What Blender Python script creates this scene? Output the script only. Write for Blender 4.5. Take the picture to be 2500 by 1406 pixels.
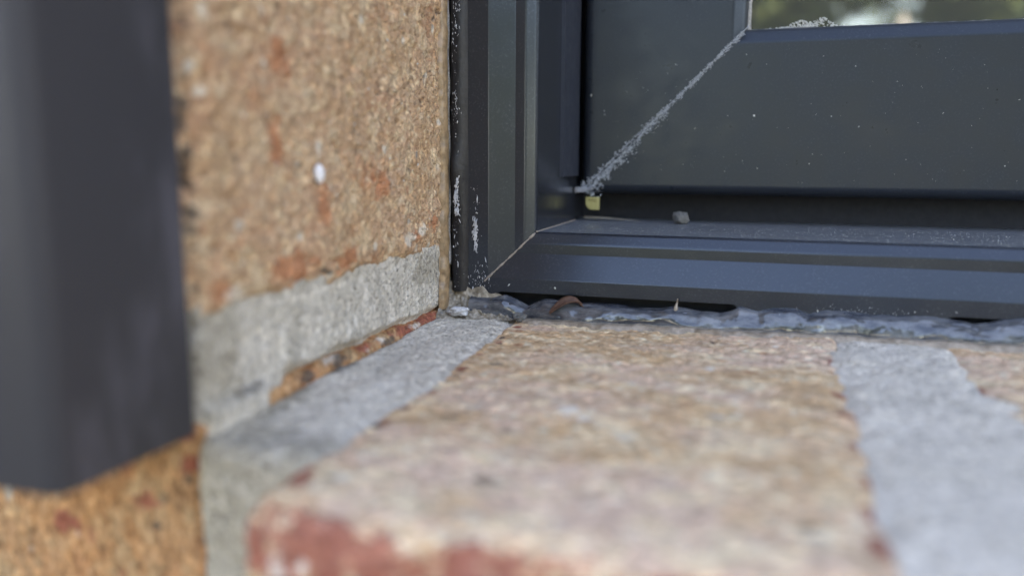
import bpy, math, random
import numpy as np
from mathutils import Matrix, Vector

for o in list(bpy.data.objects):
    bpy.data.objects.remove(o)
SC = bpy.context.scene
COL = SC.collection
random.seed(7)
RNG = np.random.default_rng(7)
EYE = 1.20            # height of the lens above the garden, metres

# ------------------------------------------------------------------ camera
cam_d = bpy.data.cameras.new("camera")
cam = bpy.data.objects.new("camera", cam_d)
COL.objects.link(cam)
SC.camera = cam
yaw, pitch, roll = math.radians(17.53), math.radians(9.03), math.radians(0.26)
F = Vector((-math.sin(yaw) * math.cos(pitch), math.cos(yaw) * math.cos(pitch), -math.sin(pitch)))
Rt = Vector((math.cos(yaw), math.sin(yaw), 0))
Up = Rt.cross(F)
R2 = Rt * math.cos(roll) + Up * math.sin(roll)
U2 = -Rt * math.sin(roll) + Up * math.cos(roll)
M = Matrix((R2, U2, -F)).transposed().to_4x4()
M.translation = Vector((0, 0, EYE))
cam.matrix_world = M
cam_d.sensor_width = 36
cam_d.lens = 28.8
cam_d.clip_start = 0.004
cam_d.clip_end = 400
cam_d.dof.use_dof = True
cam_d.dof.focus_distance = 0.182
cam_d.dof.aperture_fstop = 8.0

# ------------------------------------------------------------------ sky, sun, exposure
SUN_EL, SUN_AZ = math.radians(46), math.radians(18)     # behind the house
W = bpy.data.worlds.new("World")
SC.world = W
W.use_nodes = True
nt = W.node_tree
nt.nodes.clear()
sky = nt.nodes.new("ShaderNodeTexSky")
sky.sky_type = 'NISHITA'
sky.sun_disc = False
sky.sun_elevation = SUN_EL
sky.sun_rotation = SUN_AZ
sky.air_density = 1.0
sky.dust_density = 0.7
sky.ozone_density = 1.0
bg = nt.nodes.new("ShaderNodeBackground")
bg.inputs[1].default_value = 0.15
wo = nt.nodes.new("ShaderNodeOutputWorld")
nt.links.new(sky.outputs[0], bg.inputs[0])
nt.links.new(bg.outputs[0], wo.inputs[0])
sun_d = bpy.data.lights.new("sun", 'SUN')
sun_d.energy = 3.0
sun_d.angle = math.radians(0.55)
sun_d.color = (1.0, 0.95, 0.87)
sun = bpy.data.objects.new("sun", sun_d)
COL.objects.link(sun)
sdir = Vector((math.sin(SUN_AZ) * math.cos(SUN_EL), math.cos(SUN_AZ) * math.cos(SUN_EL), math.sin(SUN_EL)))
sun.rotation_euler = sdir.to_track_quat('Z', 'Y').to_euler()
sun.location = (0, 0, 30)
VS = SC.view_settings
VS.view_transform = 'Standard'
VS.look = 'None'
VS.gamma = 1
VS.use_curve_mapping = False
VS.exposure = 2.97
VS.use_white_balance = True
VS.white_balance_temperature = 9000
VS.white_balance_tint = 20
SC.cycles.max_bounces = 8
SC.cycles.use_denoising = True


# ------------------------------------------------------------------ helpers
def hash3(i, j, k, s):
    h = (i.astype(np.int64) * 374761393 + j.astype(np.int64) * 668265263 + k.astype(np.int64) * 2147483647 + s * 1274126177) & 0xFFFFFFFF
    h = ((h ^ (h >> 13)) * 1274126177) & 0xFFFFFFFF
    h = ((h ^ (h >> 16)) * 2246822519) & 0xFFFFFFFF
    return ((h ^ (h >> 15)) & 0xFFFF) / 65535.0


def vnoise(P, s=0):
    """smooth value noise -1..1"""
    i = np.floor(P).astype(np.int64)
    f = P - i
    f = f * f * (3 - 2 * f)
    r = 0
    for a in (0, 1):
        wa = f[:, 0] if a else 1 - f[:, 0]
        for b in (0, 1):
            wb = f[:, 1] if b else 1 - f[:, 1]
            for c in (0, 1):
                wc = f[:, 2] if c else 1 - f[:, 2]
                r = r + wa * wb * wc * hash3(i[:, 0] + a, i[:, 1] + b, i[:, 2] + c, s)
    return r * 2 - 1


def fbm(P, wl, octv=3, s=0, gain=0.5):
    """P in mm, wl = wavelength in mm"""
    P = np.asarray(P, float)
    r, amp, tot = 0, 1.0, 0
    f = 1.0 / wl
    for o in range(octv):
        r = r + amp * vnoise(P * f + 17.3 * o + 5.1 * s, s + o)
        tot += amp
        amp *= gain
        f *= 2.03
    return r / tot


def sstep(a, b, x):
    t = np.clip((x - a) / (b - a), 0, 1)
    return t * t * (3 - 2 * t)


def to_world(V):
    V = np.asarray(V, float) / 1000.0
    V[:, 2] += EYE
    return V


def mesh_obj(name, V, faces, mat, parent=None, attrs=None, smooth=True, kind=None):
    """V in mm, lens at the origin"""
    me = bpy.data.meshes.new(name)
    V = to_world(np.array(V, float))
    if isinstance(faces, np.ndarray):
        n = len(faces)
        me.vertices.add(len(V))
        me.vertices.foreach_set("co", V.ravel())
        me.loops.add(n * 4)
        me.loops.foreach_set("vertex_index", faces.ravel().astype(np.int32))
        me.polygons.add(n)
        me.polygons.foreach_set("loop_start", np.arange(0, n * 4, 4, dtype=np.int32))
        me.update(calc_edges=True)
        me.validate()
    else:
        me.from_pydata([tuple(v) for v in V], [], faces)
        me.update()
    if smooth:
        me.polygons.foreach_set("use_smooth", [True] * len(me.polygons))
    for k, a in (attrs or {}).items():
        at = me.attributes.new(k, 'FLOAT', 'POINT')
        at.data.foreach_set("value", np.asarray(a, np.float32))
    me.materials.append(mat)
    o = bpy.data.objects.new(name, me)
    COL.objects.link(o)
    if parent:
        o.parent = parent
    if kind:
        o["kind"] = kind
    return o


def empty(name, loc_mm=(0, 0, 0)):
    o = bpy.data.objects.new(name, None)
    COL.objects.link(o)
    return o


def tag(o, label, cat, group=None, kind=None):
    o["label"] = label
    o["category"] = cat
    if group:
        o["group"] = group
    if kind:
        o["kind"] = kind
    return o


def grid_faces(nu, nv, off=0, flip=False):
    a = np.arange(nu - 1)[:, None] * nv + np.arange(nv - 1)[None, :]
    a = a.ravel() + off
    q = np.stack([a, a + nv, a + nv + 1, a + 1], 1)
    return q[:, ::-1].copy() if flip else q


def box_grid(lo, hi, faces, steps):
    """surface grids of a box; faces like '-X+Z', steps per face -> V, N(axis outward), quads"""
    lo, hi = np.array(lo, float), np.array(hi, float)
    Vs, Fs, off = [], [], 0
    for k in range(0, len(faces), 2):
        sg = 1 if faces[k] == '+' else -1
        ax = 'XYZ'.index(faces[k + 1])
        u, v = [(1, 2), (2, 0), (0, 1)][ax]
        st = steps[k // 2] if isinstance(steps, (list, tuple)) else steps
        nu = max(2, int((hi[u] - lo[u]) / st) + 1)
        nv = max(2, int((hi[v] - lo[v]) / st) + 1)
        U, Vv = np.meshgrid(np.linspace(lo[u], hi[u], nu), np.linspace(lo[v], hi[v], nv), indexing='ij')
        P = np.zeros((nu * nv, 3))
        P[:, u], P[:, v] = U.ravel(), Vv.ravel()
        P[:, ax] = hi[ax] if sg > 0 else lo[ax]
        Vs.append(P)
        Fs.append(grid_faces(nu, nv, off, sg < 0))
        off += nu * nv
    return np.vstack(Vs), np.vstack(Fs)


def round_box(P, lo, hi, r):
    lo, hi = np.array(lo, float), np.array(hi, float)
    inner = np.clip(P, lo + r, hi - r)
    d = P - inner
    n = d / np.maximum(np.linalg.norm(d, axis=1, keepdims=True), 1e-9)
    return inner + n * r, n


def lerp_curve(pts, x):
    pts = sorted(pts)
    return np.interp(x, [p[0] for p in pts], [p[1] for p in pts])


# ------------------------------------------------------------------ node helpers
class NB:
    def __init__(self, name):
        self.m = bpy.data.materials.new(name)
        self.m.use_nodes = True
        self.t = self.m.node_tree
        self.p = self.t.nodes["Principled BSDF"]
        tc = self.t.nodes.new("ShaderNodeTexCoord")
        mp = self.t.nodes.new("ShaderNodeMapping")
        mp.inputs["Scale"].default_value = (1000, 1000, 1000)
        self.t.links.new(tc.outputs["Object"], mp.inputs["Vector"])
        self.co = mp.outputs[0]

    def link(self, a, b):
        self.t.links.new(a, b)

    def put(self, sock, v):
        if isinstance(v, bpy.types.NodeSocket):
            self.t.links.new(v, sock)
        else:
            if isinstance(v, tuple) and len(v) == 3 and sock.type == 'RGBA':
                v = v + (1,)
            sock.default_value = v

    def stretch(self, sx, sy, sz):
        mp = self.t.nodes.new("ShaderNodeMapping")
        mp.inputs["Scale"].default_value = (sx, sy, sz)
        self.link(self.co, mp.inputs["Vector"])
        return mp.outputs[0]

    def noise(self, wl, detail=3, rough=0.55, co=None, dist=0.0, seed=0.0):
        n = self.t.nodes.new("ShaderNodeTexNoise")
        n.noise_dimensions = '4D'
        n.inputs["W"].default_value = seed
        n.inputs["Scale"].default_value = 1.0 / wl
        n.inputs["Detail"].default_value = detail
        n.inputs["Roughness"].default_value = rough
        n.inputs["Distortion"].default_value = dist
        self.link(co or self.co, n.inputs["Vector"])
        return n.outputs[0]

    def voro(self, wl, out="Distance", co=None, rand=1.0):
        n = self.t.nodes.new("ShaderNodeTexVoronoi")
        n.inputs["Scale"].default_value = 1.0 / wl
        n.inputs["Randomness"].default_value = rand
        self.link(co or self.co, n.inputs["Vector"])
        return n.outputs[out]

    def warp(self, wl, amt, co=None):
        n = self.t.nodes.new("ShaderNodeTexNoise")
        n.inputs["Scale"].default_value = 1.0 / wl
        n.inputs["Detail"].default_value = 2
        self.link(co or self.co, n.inputs["Vector"])
        a = self.t.nodes.new("ShaderNodeVectorMath")
        a.operation = 'MULTIPLY_ADD'
        self.link(n.outputs["Color"], a.inputs[0])
        a.inputs[1].default_value = (amt, amt, amt)
        self.link(co or self.co, a.inputs[2])
        return a.outputs[0]

    def mapr(self, v, a, b, c=0.0, d=1.0, smooth=True):
        n = self.t.nodes.new("ShaderNodeMapRange")
        n.interpolation_type = 'SMOOTHSTEP' if smooth else 'LINEAR'
        self.put(n.inputs[0], v)
        for i, x in enumerate((a, b, c, d)):
            n.inputs[i + 1].default_value = x
        return n.outputs[0]

    def math(self, op, a, b=0.0):
        n = self.t.nodes.new("ShaderNodeMath")
        n.operation = op
        self.put(n.inputs[0], a)
        self.put(n.inputs[1], b)
        return n.outputs[0]

    def mix(self, f, a, b, mode='MIX'):
        n = self.t.nodes.new("ShaderNodeMix")
        n.data_type = 'RGBA'
        n.blend_type = mode
        self.put(n.inputs[0], f)
        self.put(n.inputs[6], a)
        self.put(n.inputs[7], b)
        return n.outputs[2]

    def attr(self, name):
        n = self.t.nodes.new("ShaderNodeAttribute")
        n.attribute_name = name
        return n.outputs["Fac"]

    def bump(self, h, dist_mm, strength=1.0):
        n = self.t.nodes.new("ShaderNodeBump")
        n.inputs["Strength"].default_value = strength
        n.inputs["Distance"].default_value = dist_mm / 1000.0
        self.link(h, n.inputs["Height"])
        self.link(n.outputs[0], self.p.inputs["Normal"])

    def set(self, **k):
        for a, v in k.items():
            self.put(self.p.inputs[a.replace("_", " ")], v)
        return self.m


# ------------------------------------------------------------------ materials
def brick_mat(name, c1, c2, c3, red=(0.29, 0.080, 0.055), pale=(0.60, 0.55, 0.50), dark=(0.10, 0.075, 0.06), st=(1, 1, 1), seed=0.0, red_amt=0.63, gr=0.7, red_soft=0.12):
    b = NB(name)
    co = b.stretch(*st)
    big = b.noise(13, 3, 0.6, co, seed=seed)
    mid = b.noise(4.6, 4, 0.65, co, 0.6, seed + 3)
    fine = b.noise(1.1, 3, 0.65, co, seed=seed + 5)
    col = b.mix(b.mapr(big, 0.40, 0.60), c1, c2)
    col = b.mix(b.mapr(mid, 0.46, 0.64, 0, 0.9), col, c3)
    # reddish clay
    rn = b.noise(8, 4, 0.65, co, seed=seed + 9)
    col = b.mix(b.mapr(rn, red_amt, red_amt + red_soft, 0, 0.8), col, (0.42, 0.16, 0.08))
    # sand grain
    col = b.mix(b.mapr(fine, 0.34, 0.52, gr, 0.0), col, tuple(x * 0.36 for x in c1))
    col = b.mix(b.mapr(fine, 0.53, 0.68, 0, 0.6), col, tuple(min(0.75, x * 1.45) for x in c3))
    mott = b.noise(3.0, 3, 0.65, b.stretch(st[0] * 0.7, st[1], st[2]), 0.8, seed + 15)
    col = b.mix(b.mapr(mott, 0.32, 0.46, gr * 0.9, 0.0), col, tuple(x * 0.55 for x in c2))
    # inclusions: pale stones, dark flecks
    vd = b.voro(3.2, "Distance", co)
    vc = b.voro(3.2, "Color", co)
    sep = b.t.nodes.new("ShaderNodeSeparateColor")
    b.link(vc, sep.inputs[0])
    near = b.mapr(vd, 0.20, 0.34, 1, 0)
    col = b.mix(b.math('MULTIPLY', near, b.mapr(sep.outputs[0], 0.93, 0.97, 0, 0.8)), col, (0.55, 0.50, 0.43))
    col = b.mix(b.math('MULTIPLY', near, b.mapr(sep.outputs[1], 0.95, 0.98, 0, 0.7)), col, (0.17, 0.145, 0.125))
    col = b.mix(b.math('MULTIPLY', near, b.mapr(sep.outputs[2], 0.92, 0.97, 0, 0.6)), col, (0.38, 0.15, 0.08))
    # placed patches; dark also paints in shade of pits and arris crevices
    wob = b.mapr(b.noise(3.0, 5, 0.75), 0.3, 0.7, -0.42, 0.42)
    for nm, cc in (("red", red), ("pale", pale), ("dark", dark)):
        a = b.mapr(b.math('ADD', b.attr(nm), wob), 0.36, 0.80)
        a = b.math('MULTIPLY', a, b.mapr(b.attr(nm), 0.02, 0.16))
        tint = b.mix(b.mapr(mid, 0.3, 0.7), cc, tuple(min(1, x * 1.2) for x in cc))
        col = b.mix(b.math('MULTIPLY', a, 0.88), col, tint)
    g1 = b.t.nodes.new("ShaderNodeSeparateColor")
    wc = b.warp(0.7, 1.3, co)
    b.link(b.voro(0.7, "Color", wc), g1.inputs[0])
    gd = b.voro(0.7, "Distance", wc)
    col = b.mix(b.mapr(g1.outputs[0], 0.55, 1.0, 0, 1.0), col, (1.38, 1.36, 1.30), 'MULTIPLY')
    col = b.mix(b.mapr(g1.outputs[1], 0.78, 1.0, 0, gr * 1.3), col, (0.50, 0.47, 0.44), 'MULTIPLY')
    h = b.math('ADD', b.math('MULTIPLY', fine, 0.6), b.math('MULTIPLY', b.mapr(gd, 0.0, 0.6, 1, 0), b.mapr(g1.outputs[2], 0.2, 1.0, 0.1, 0.7)))
    b.bump(h, 0.8, 1.0)
    return b.set(Base_Color=col, Roughness=0.85, Specular_IOR_Level=0.35)


def mortar_mat(name, c1, c2, speck=0.6, st=(1, 1, 1), seed=0.0, bumpd=0.6):
    b = NB(name)
    co = b.stretch(*st)
    n1 = b.noise(7, 4, 0.65, co, seed=seed)
    n2 = b.noise(1.3, 3, 0.7, co, seed=seed + 2)
    n3 = b.noise(0.5, 2, 0.6, seed=seed + 4)
    col = b.mix(b.mapr(n1, 0.36, 0.66), c1, c2)
    col = b.mix(b.mapr(n2, 0.56, 0.72, 0, speck), col, tuple(x * 0.45 for x in c1))
    col = b.mix(b.mapr(n3, 0.58, 0.72, 0, 0.55), col, (0.72, 0.69, 0.64))
    wob = b.mapr(b.noise(1.8, 4, 0.7), 0.3, 0.7, -0.25, 0.25)
    for nm, cc in (("red", (0.40, 0.15, 0.09)), ("pale", (0.66, 0.62, 0.56)), ("dark", (0.14, 0.13, 0.12)), ("dirt", (0.34, 0.305, 0.25))):
        a = b.mapr(b.math('ADD', b.attr(nm), wob), 0.36, 0.74)
        a = b.math('MULTIPLY', a, b.mapr(b.attr(nm), 0.02, 0.12))
        col = b.mix(b.math('MULTIPLY', a, 0.75), col, cc)
    g1 = b.t.nodes.new("ShaderNodeSeparateColor")
    wc = b.warp(0.6, 1.1)
    b.link(b.voro(0.6, "Color", wc), g1.inputs[0])
    gd = b.voro(0.6, "Distance", wc)
    col = b.mix(b.mapr(g1.outputs[0], 0.58, 1.0, 0, 1.0), col, (1.30, 1.29, 1.27), 'MULTIPLY')
    col = b.mix(b.mapr(g1.outputs[1], 0.76, 1.0, 0, 0.75), col, (0.48, 0.47, 0.46), 'MULTIPLY')
    h = b.math('ADD', b.math('MULTIPLY', n2, 0.9), b.math('MULTIPLY', b.mapr(gd, 0.0, 0.6, 1, 0), b.mapr(g1.outputs[2], 0.2, 1.0, 0.1, 0.6)))
    b.bump(h, bumpd, 1.0)
    return b.set(Base_Color=col, Roughness=0.95, Specular_IOR_Level=0.2)


def paint_mat(name, base, rough, dust=0.12, spec=0.5, dustcol=(0.30, 0.32, 0.34)):
    b = NB(name)
    n1 = b.noise(0.5, 2, 0.6)
    n2 = b.noise(6, 4, 0.7)
    d = b.math('MULTIPLY', b.mapr(n1, 0.5, 0.8), b.mapr(n2, 0.35, 0.75, 0.15, 1.0))
    col = b.mix(b.math('MULTIPLY', d, dust), base, dustcol)
    r = b.mapr(n2, 0.3, 0.7, rough * 0.9, rough * 1.25)
    b.bump(b.noise(0.6, 2, 0.5), 0.006, 1.0)
    return b.set(Base_Color=col, Roughness=r, Specular_IOR_Level=spec, Specular_Tint=(0.64, 0.81, 1.0))


def plain_mat(name, c1, c2, wl=1.0, rough=0.6, spec=0.4, bumpd=0.1, **k):
    b = NB(name)
    n = b.noise(wl, 4, 0.65)
    b.bump(n, bumpd, 1.0)
    b.set(Base_Color=b.mix(b.mapr(n, 0.32, 0.68), c1, c2), Roughness=rough, Specular_IOR_Level=spec)
    return b.set(**k)


M_BRICK_JAMB = brick_mat("buff_brick", (0.46, 0.285, 0.170), (0.49, 0.31, 0.20), (0.57, 0.415, 0.275), st=(1, 1, 1), seed=1.0, red_amt=0.50, gr=0.26, red_soft=0.30, red=(0.40, 0.165, 0.085), pale=(0.55, 0.48, 0.40))
M_BRICK_LOW = brick_mat("orange_brick", (0.47, 0.225, 0.10), (0.48, 0.255, 0.13), (0.48, 0.315, 0.18), st=(1, 1, 0.6), seed=12.0, red_amt=0.53, gr=0.6)
M_BRICK_SILL = brick_mat("pale_brick", (0.60, 0.385, 0.225), (0.68, 0.475, 0.365), (0.80, 0.62, 0.42), st=(0.55, 1, 1), seed=23.0, red_amt=0.66, gr=0.34, red=(0.25, 0.062, 0.045))
M_BRICK_SILL2 = brick_mat("pale_brick_smeared", (0.60, 0.385, 0.225), (0.67, 0.465, 0.355), (0.78, 0.60, 0.41), st=(0.6, 1, 1), seed=31.0, red_amt=0.70, gr=0.36)
M_MORTAR_BED = mortar_mat("bed_mortar", (0.46, 0.425, 0.37), (0.60, 0.555, 0.495), 0.45, (1, 1.3, 0.35), 2.0)
M_MORTAR_SILL = mortar_mat("sill_mortar", (0.54, 0.50, 0.44), (0.63, 0.58, 0.515), 0.75, (1, 1, 1), 6.0)
M_MORTAR_PALE = mortar_mat("pale_mortar", (0.58, 0.535, 0.475), (0.66, 0.61, 0.55), 0.45, (1, 1, 1), 8.0)
M_FRAME = paint_mat("frame_paint", (0.020, 0.0225, 0.029), 0.20, 0.14, 0.72)
M_SASH = paint_mat("sash_paint", (0.018, 0.0215, 0.028), 0.30, 0.14, 0.48)
M_LEDGE = paint_mat("ledge_paint", (0.125, 0.135, 0.150), 0.40, 0.85, 0.8)
M_STRIP = paint_mat("strip_plastic", (0.030, 0.034, 0.046), 0.45, 0.10)
M_RUBBER = plain_mat("black_gasket", (0.007, 0.008, 0.011), (0.013, 0.014, 0.018), 1.2, 0.36, 0.3, 0.16)
M_POST = NB("post_paint")
_n1 = M_POST.noise(0.35, 2, 0.6)
_n2 = M_POST.noise(9, 4, 0.65, M_POST.stretch(1, 1, 0.3))
_c = M_POST.mix(M_POST.mapr(_n2, 0.52, 0.74, 0, 0.55), (0.043, 0.042, 0.048), (0.12, 0.115, 0.14))
_c = M_POST.mix(M_POST.mapr(_n1, 0.55, 0.8, 0, 0.25), _c, (0.10, 0.10, 0.11))
M_POST.bump(_n1, 0.05, 1.0)
M_POST = M_POST.set(Base_Color=_c, Roughness=0.55, Specular_IOR_Level=0.22)
M_GASKET = plain_mat("dusty_gasket", (0.20, 0.20, 0.20), (0.48, 0.46, 0.44), 0.5, 0.8, 0.3, 0.2)
M_SEAL = NB("grey_silicone")
_s1 = M_SEAL.noise(2.6, 4, 0.65, M_SEAL.stretch(0.35, 1, 1))
_s2 = M_SEAL.noise(0.6, 3, 0.6)
_c = M_SEAL.mix(M_SEAL.mapr(_s1, 0.35, 0.7), (0.028, 0.033, 0.045), (0.15, 0.16, 0.175))
_c = M_SEAL.mix(M_SEAL.mapr(_s2, 0.64, 0.76, 0, 0.4), _c, (0.45, 0.45, 0.44))
M_SEAL.bump(_s2, 0.03, 0.8)
M_SEAL = M_SEAL.set(Base_Color=_c, Roughness=M_SEAL.mapr(_s1, 0.3, 0.7, 0.06, 0.16), Specular_IOR_Level=1.0, Specular_Tint=(0.85, 0.93, 1.0))
M_FILM = plain_mat("thin_clear_silicone", (0.17, 0.135, 0.10), (0.34, 0.285, 0.235), 1.6, 0.30, 0.5, 0.12)
M_LUMP = plain_mat("dirty_silicone", (0.13, 0.11, 0.082), (0.33, 0.295, 0.245), 1.3, 0.28, 0.5, 0.25)
M_EDGE = plain_mat("brown_stained_silicone", (0.19, 0.125, 0.072), (0.36, 0.24, 0.14), 1.6, 0.32, 0.5, 0.12)
M_CRUST = plain_mat("white_crust", (0.36, 0.37, 0.40), (0.62, 0.63, 0.65), 0.5, 0.6, 0.4, 0.2)
M_FLUFF = plain_mat("grey_fluff", (0.30, 0.34, 0.39), (0.52, 0.56, 0.60), 0.4, 0.7, 0.3, 0.1)
M_SPECK = plain_mat("dust_grain", (0.40, 0.42, 0.42), (0.66, 0.67, 0.64), 0.6, 0.8, 0.3, 0.1)
M_SEAM = plain_mat("beige_seam", (0.24, 0.20, 0.17), (0.36, 0.31, 0.27), 0.7, 0.7, 0.3, 0.1)
M_PACKER = plain_mat("yellow_plastic", (0.36, 0.32, 0.12), (0.41, 0.37, 0.16), 1.2, 0.4, 0.5, 0.02)
M_INK = plain_mat("dark_print", (0.07, 0.06, 0.02), (0.09, 0.08, 0.03), 1.0, 0.7, 0.2, 0.01)
M_PEBBLE = plain_mat("grey_stone", (0.10, 0.102, 0.10), (0.165, 0.166, 0.16), 0.5, 0.9, 0.2, 0.25)
M_LEAF = plain_mat("dry_leaf", (0.075, 0.038, 0.026), (0.12, 0.062, 0.042), 1.2, 0.55, 0.4, 0.08)
M_STRAW = plain_mat("straw", (0.25, 0.23, 0.20), (0.34, 0.31, 0.27), 1.0, 0.7, 0.3, 0.05)
M_COCOON = plain_mat("white_silk", (0.68, 0.67, 0.70), (0.80, 0.79, 0.80), 0.6, 0.8, 0.3, 0.05)
M_METAL = plain_mat("scuffed_alloy", (0.16, 0.17, 0.20), (0.48, 0.47, 0.48), 0.7, 0.35, 0.5, 0.12, Metallic=0.6)
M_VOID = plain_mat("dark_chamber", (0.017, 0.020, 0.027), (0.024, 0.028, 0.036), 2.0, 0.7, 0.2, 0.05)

g = NB("double_glazing")
tr = g.t.nodes.new("ShaderNodeBsdfTransparent")
tr.inputs[0].default_value = (0.80, 0.86, 0.84, 1)
gl = g.t.nodes.new("ShaderNodeBsdfGlossy")
gl.inputs["Roughness"].default_value = 0.01
gl.inputs["Color"].default_value = (0.95, 0.98, 0.97, 1)
lw = g.t.nodes.new("ShaderNodeFresnel")
lw.inputs["IOR"].default_value = 2.15
mx = g.t.nodes.new("ShaderNodeMixShader")
g.link(lw.outputs[0], mx.inputs[0])
g.link(tr.outputs[0], mx.inputs[1])
g.link(gl.outputs[0], mx.inputs[2])
df = g.t.nodes.new("ShaderNodeBsdfDiffuse")          # pale haze painted into the pane to lift its tone
df.inputs[0].default_value = (0.55, 0.56, 0.54, 1)
mx2 = g.t.nodes.new("ShaderNodeMixShader")
mx2.inputs[0].default_value = 0.09
g.link(mx.outputs[0], mx2.inputs[1])
g.link(df.outputs[0], mx2.inputs[2])
g.link(mx2.outputs[0], g.t.nodes["Material Output"].inputs[0])
M_GLASS = g.m


def sill_z(x, y):
    return -34.7 - (175.0 - y) * 0.021 + 0.010 * x


# ------------------------------------------------------------------ large setting: garden, house shell
def world_box(lo, hi):
    """metres, world axes -> mm lists"""
    (x0, y0, z0), (x1, y1, z1) = lo, hi
    V = [(x, y, z) for x in (x0, x1) for y in (y0, y1) for z in (z0, z1)]
    V = [(x * 1000, y * 1000, (z - EYE) * 1000) for x, y, z in V]
    Fc = [(0, 1, 3, 2), (4, 6, 7, 5), (0, 4, 5, 1), (2, 3, 7, 6), (0, 2, 6, 4), (1, 5, 7, 3)]
    return V, Fc


def world_boxes(name, boxes, mat, parent=None):
    V, Fc = [], []
    for lo, hi in boxes:
        v, f = world_box(lo, hi)
        Fc += [tuple(i + len(V) for i in q) for q in f]
        V += v
    return mesh_obj(name, V, Fc, mat, parent, smooth=False)


gm = NB("lawn")
_gn = gm.noise(900, 5, 0.65)
M_LAWN = gm.set(Base_Color=gm.mix(gm.mapr(_gn, 0.35, 0.65), (0.055, 0.066, 0.034), (0.085, 0.090, 0.052)), Roughness=0.9)
pm = NB("paving")
_pn = pm.noise(200, 5, 0.65)
M_PAVE = pm.set(Base_Color=pm.mix(pm.mapr(_pn, 0.35, 0.65), (0.13, 0.125, 0.12), (0.18, 0.175, 0.165)), Roughness=0.9)
hm = NB("far_brickwork")
bt = hm.t.nodes.new("ShaderNodeTexBrick")
bt.inputs["Scale"].default_value = 1.0
bt.inputs["Brick Width"].default_value = 225
bt.inputs["Row Height"].default_value = 75
bt.inputs["Mortar Size"].default_value = 6
bt.inputs["Color1"].default_value = (0.40, 0.26, 0.14, 1)
bt.inputs["Color2"].default_value = (0.44, 0.30, 0.17, 1)
bt.inputs["Mortar"].default_value = (0.4, 0.4, 0.38, 1)
_sx = hm.t.nodes.new("ShaderNodeSeparateXYZ")
_cx = hm.t.nodes.new("ShaderNodeCombineXYZ")
hm.link(hm.co, _sx.inputs[0])
hm.link(hm.math('ADD', _sx.outputs[0], _sx.outputs[1]), _cx.inputs[0])
hm.link(_sx.outputs[2], _cx.inputs[1])
hm.link(_cx.outputs[0], bt.inputs["Vector"])
M_HOUSE = hm.set(Base_Color=bt.outputs["Color"], Roughness=0.9)
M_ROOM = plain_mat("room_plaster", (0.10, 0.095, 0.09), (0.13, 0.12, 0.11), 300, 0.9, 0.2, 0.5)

ground = mesh_obj("ground", [(-150000, -150000, -1200), (150000, -150000, -1200), (150000, 150000, -1200), (-150000, 150000, -1200)], [(0, 1, 2, 3)], M_LAWN, smooth=False, kind="structure")
patio = world_boxes("patio", [((-5, -2.6, 0.0), (6, 0.088, 0.035))], M_PAVE)
patio["kind"] = "structure"
H = 2.75
fy0, fy1 = 0.0895, 0.32
house = world_boxes("house_wall", [
    ((-4.0, fy0, 0), (-0.330, fy1, H)),
    ((-0.329, fy0, 0), (-0.0705, fy1, EYE - 0.1115)),
    ((-0.329, fy0, EYE + 0.1245), (-0.0705, fy1, H)),
    ((-0.069, fy0, 0), (0.90, fy1, EYE - 0.1115)),
    ((0.901, fy0, 0), (5.0, fy1, H)),
    ((-0.069, fy0, EYE + 1.05), (0.90, fy1, H)),
], M_HOUSE)
house["kind"] = "structure"
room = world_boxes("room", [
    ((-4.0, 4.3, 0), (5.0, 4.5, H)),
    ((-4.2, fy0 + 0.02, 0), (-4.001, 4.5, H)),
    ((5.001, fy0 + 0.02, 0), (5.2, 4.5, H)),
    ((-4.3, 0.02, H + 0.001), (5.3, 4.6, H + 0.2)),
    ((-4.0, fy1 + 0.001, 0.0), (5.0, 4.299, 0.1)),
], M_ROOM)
room["kind"] = "structure"

# ------------------------------------------------------------------ brick jamb (left wall)
JX, FY = -70.0, 87.0
BED_T, BED_B = -21.2, -33.7


def patch(P, c, r):
    """soft ellipsoid patch 0..1"""
    d = np.linalg.norm((P - np.array(c)) / np.array(r), axis=1)
    return np.clip(1.15 - d, 0, 1)


def brick(name, lo, hi, faces, steps, mat, parent, r=2.2, amp=0.38, seed=0, edge=0.9, marks=None, shape=None):
    P, Q = box_grid(lo, hi, faces, steps)
    P, N = round_box(P, lo, hi, r)
    base = P.copy()
    lo_, hi_ = np.array(lo, float), np.array(hi, float)
    # how close to an arris: product of two smallest distances to faces
    D = np.sort(np.minimum(np.abs(P - lo_), np.abs(P - hi_)), axis=1)
    e = 1 - sstep(0.5, 5.0, D[:, 1])
    d = amp * fbm(P, 2.6, 3, seed, 0.6) + 0.5 * amp * fbm(P, 0.95, 2, seed + 7) + 0.6 * fbm(P, 22, 2, seed + 3)
    pits = np.clip(fbm(P, 1.7, 2, seed + 11) - 0.28, 0, 1)
    d -= 2.0 * amp * pits
    chip = np.clip(fbm(P, 7, 3, seed + 20) + 0.1, 0, 1)
    d -= edge * e * (0.35 + 2.2 * chip)
    P = P + N * d[:, None]
    at = {k: np.zeros(len(P)) for k in ("red", "pale", "dark")}
    for k, c, rr in (marks or []):
        at[k] = np.maximum(at[k], patch(base, c, rr) * (1.18 if k == 'red' and c[1] == 70 else 1.0))
    at["dark"] = np.maximum(at["dark"], np.clip(pits * 1.2, 0, 0.42))  # pits coloured darker, painting in their shade
    if shape:
        P = shape(P, base)
    return mesh_obj(name, P, Q, mat, parent, at)


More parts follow.
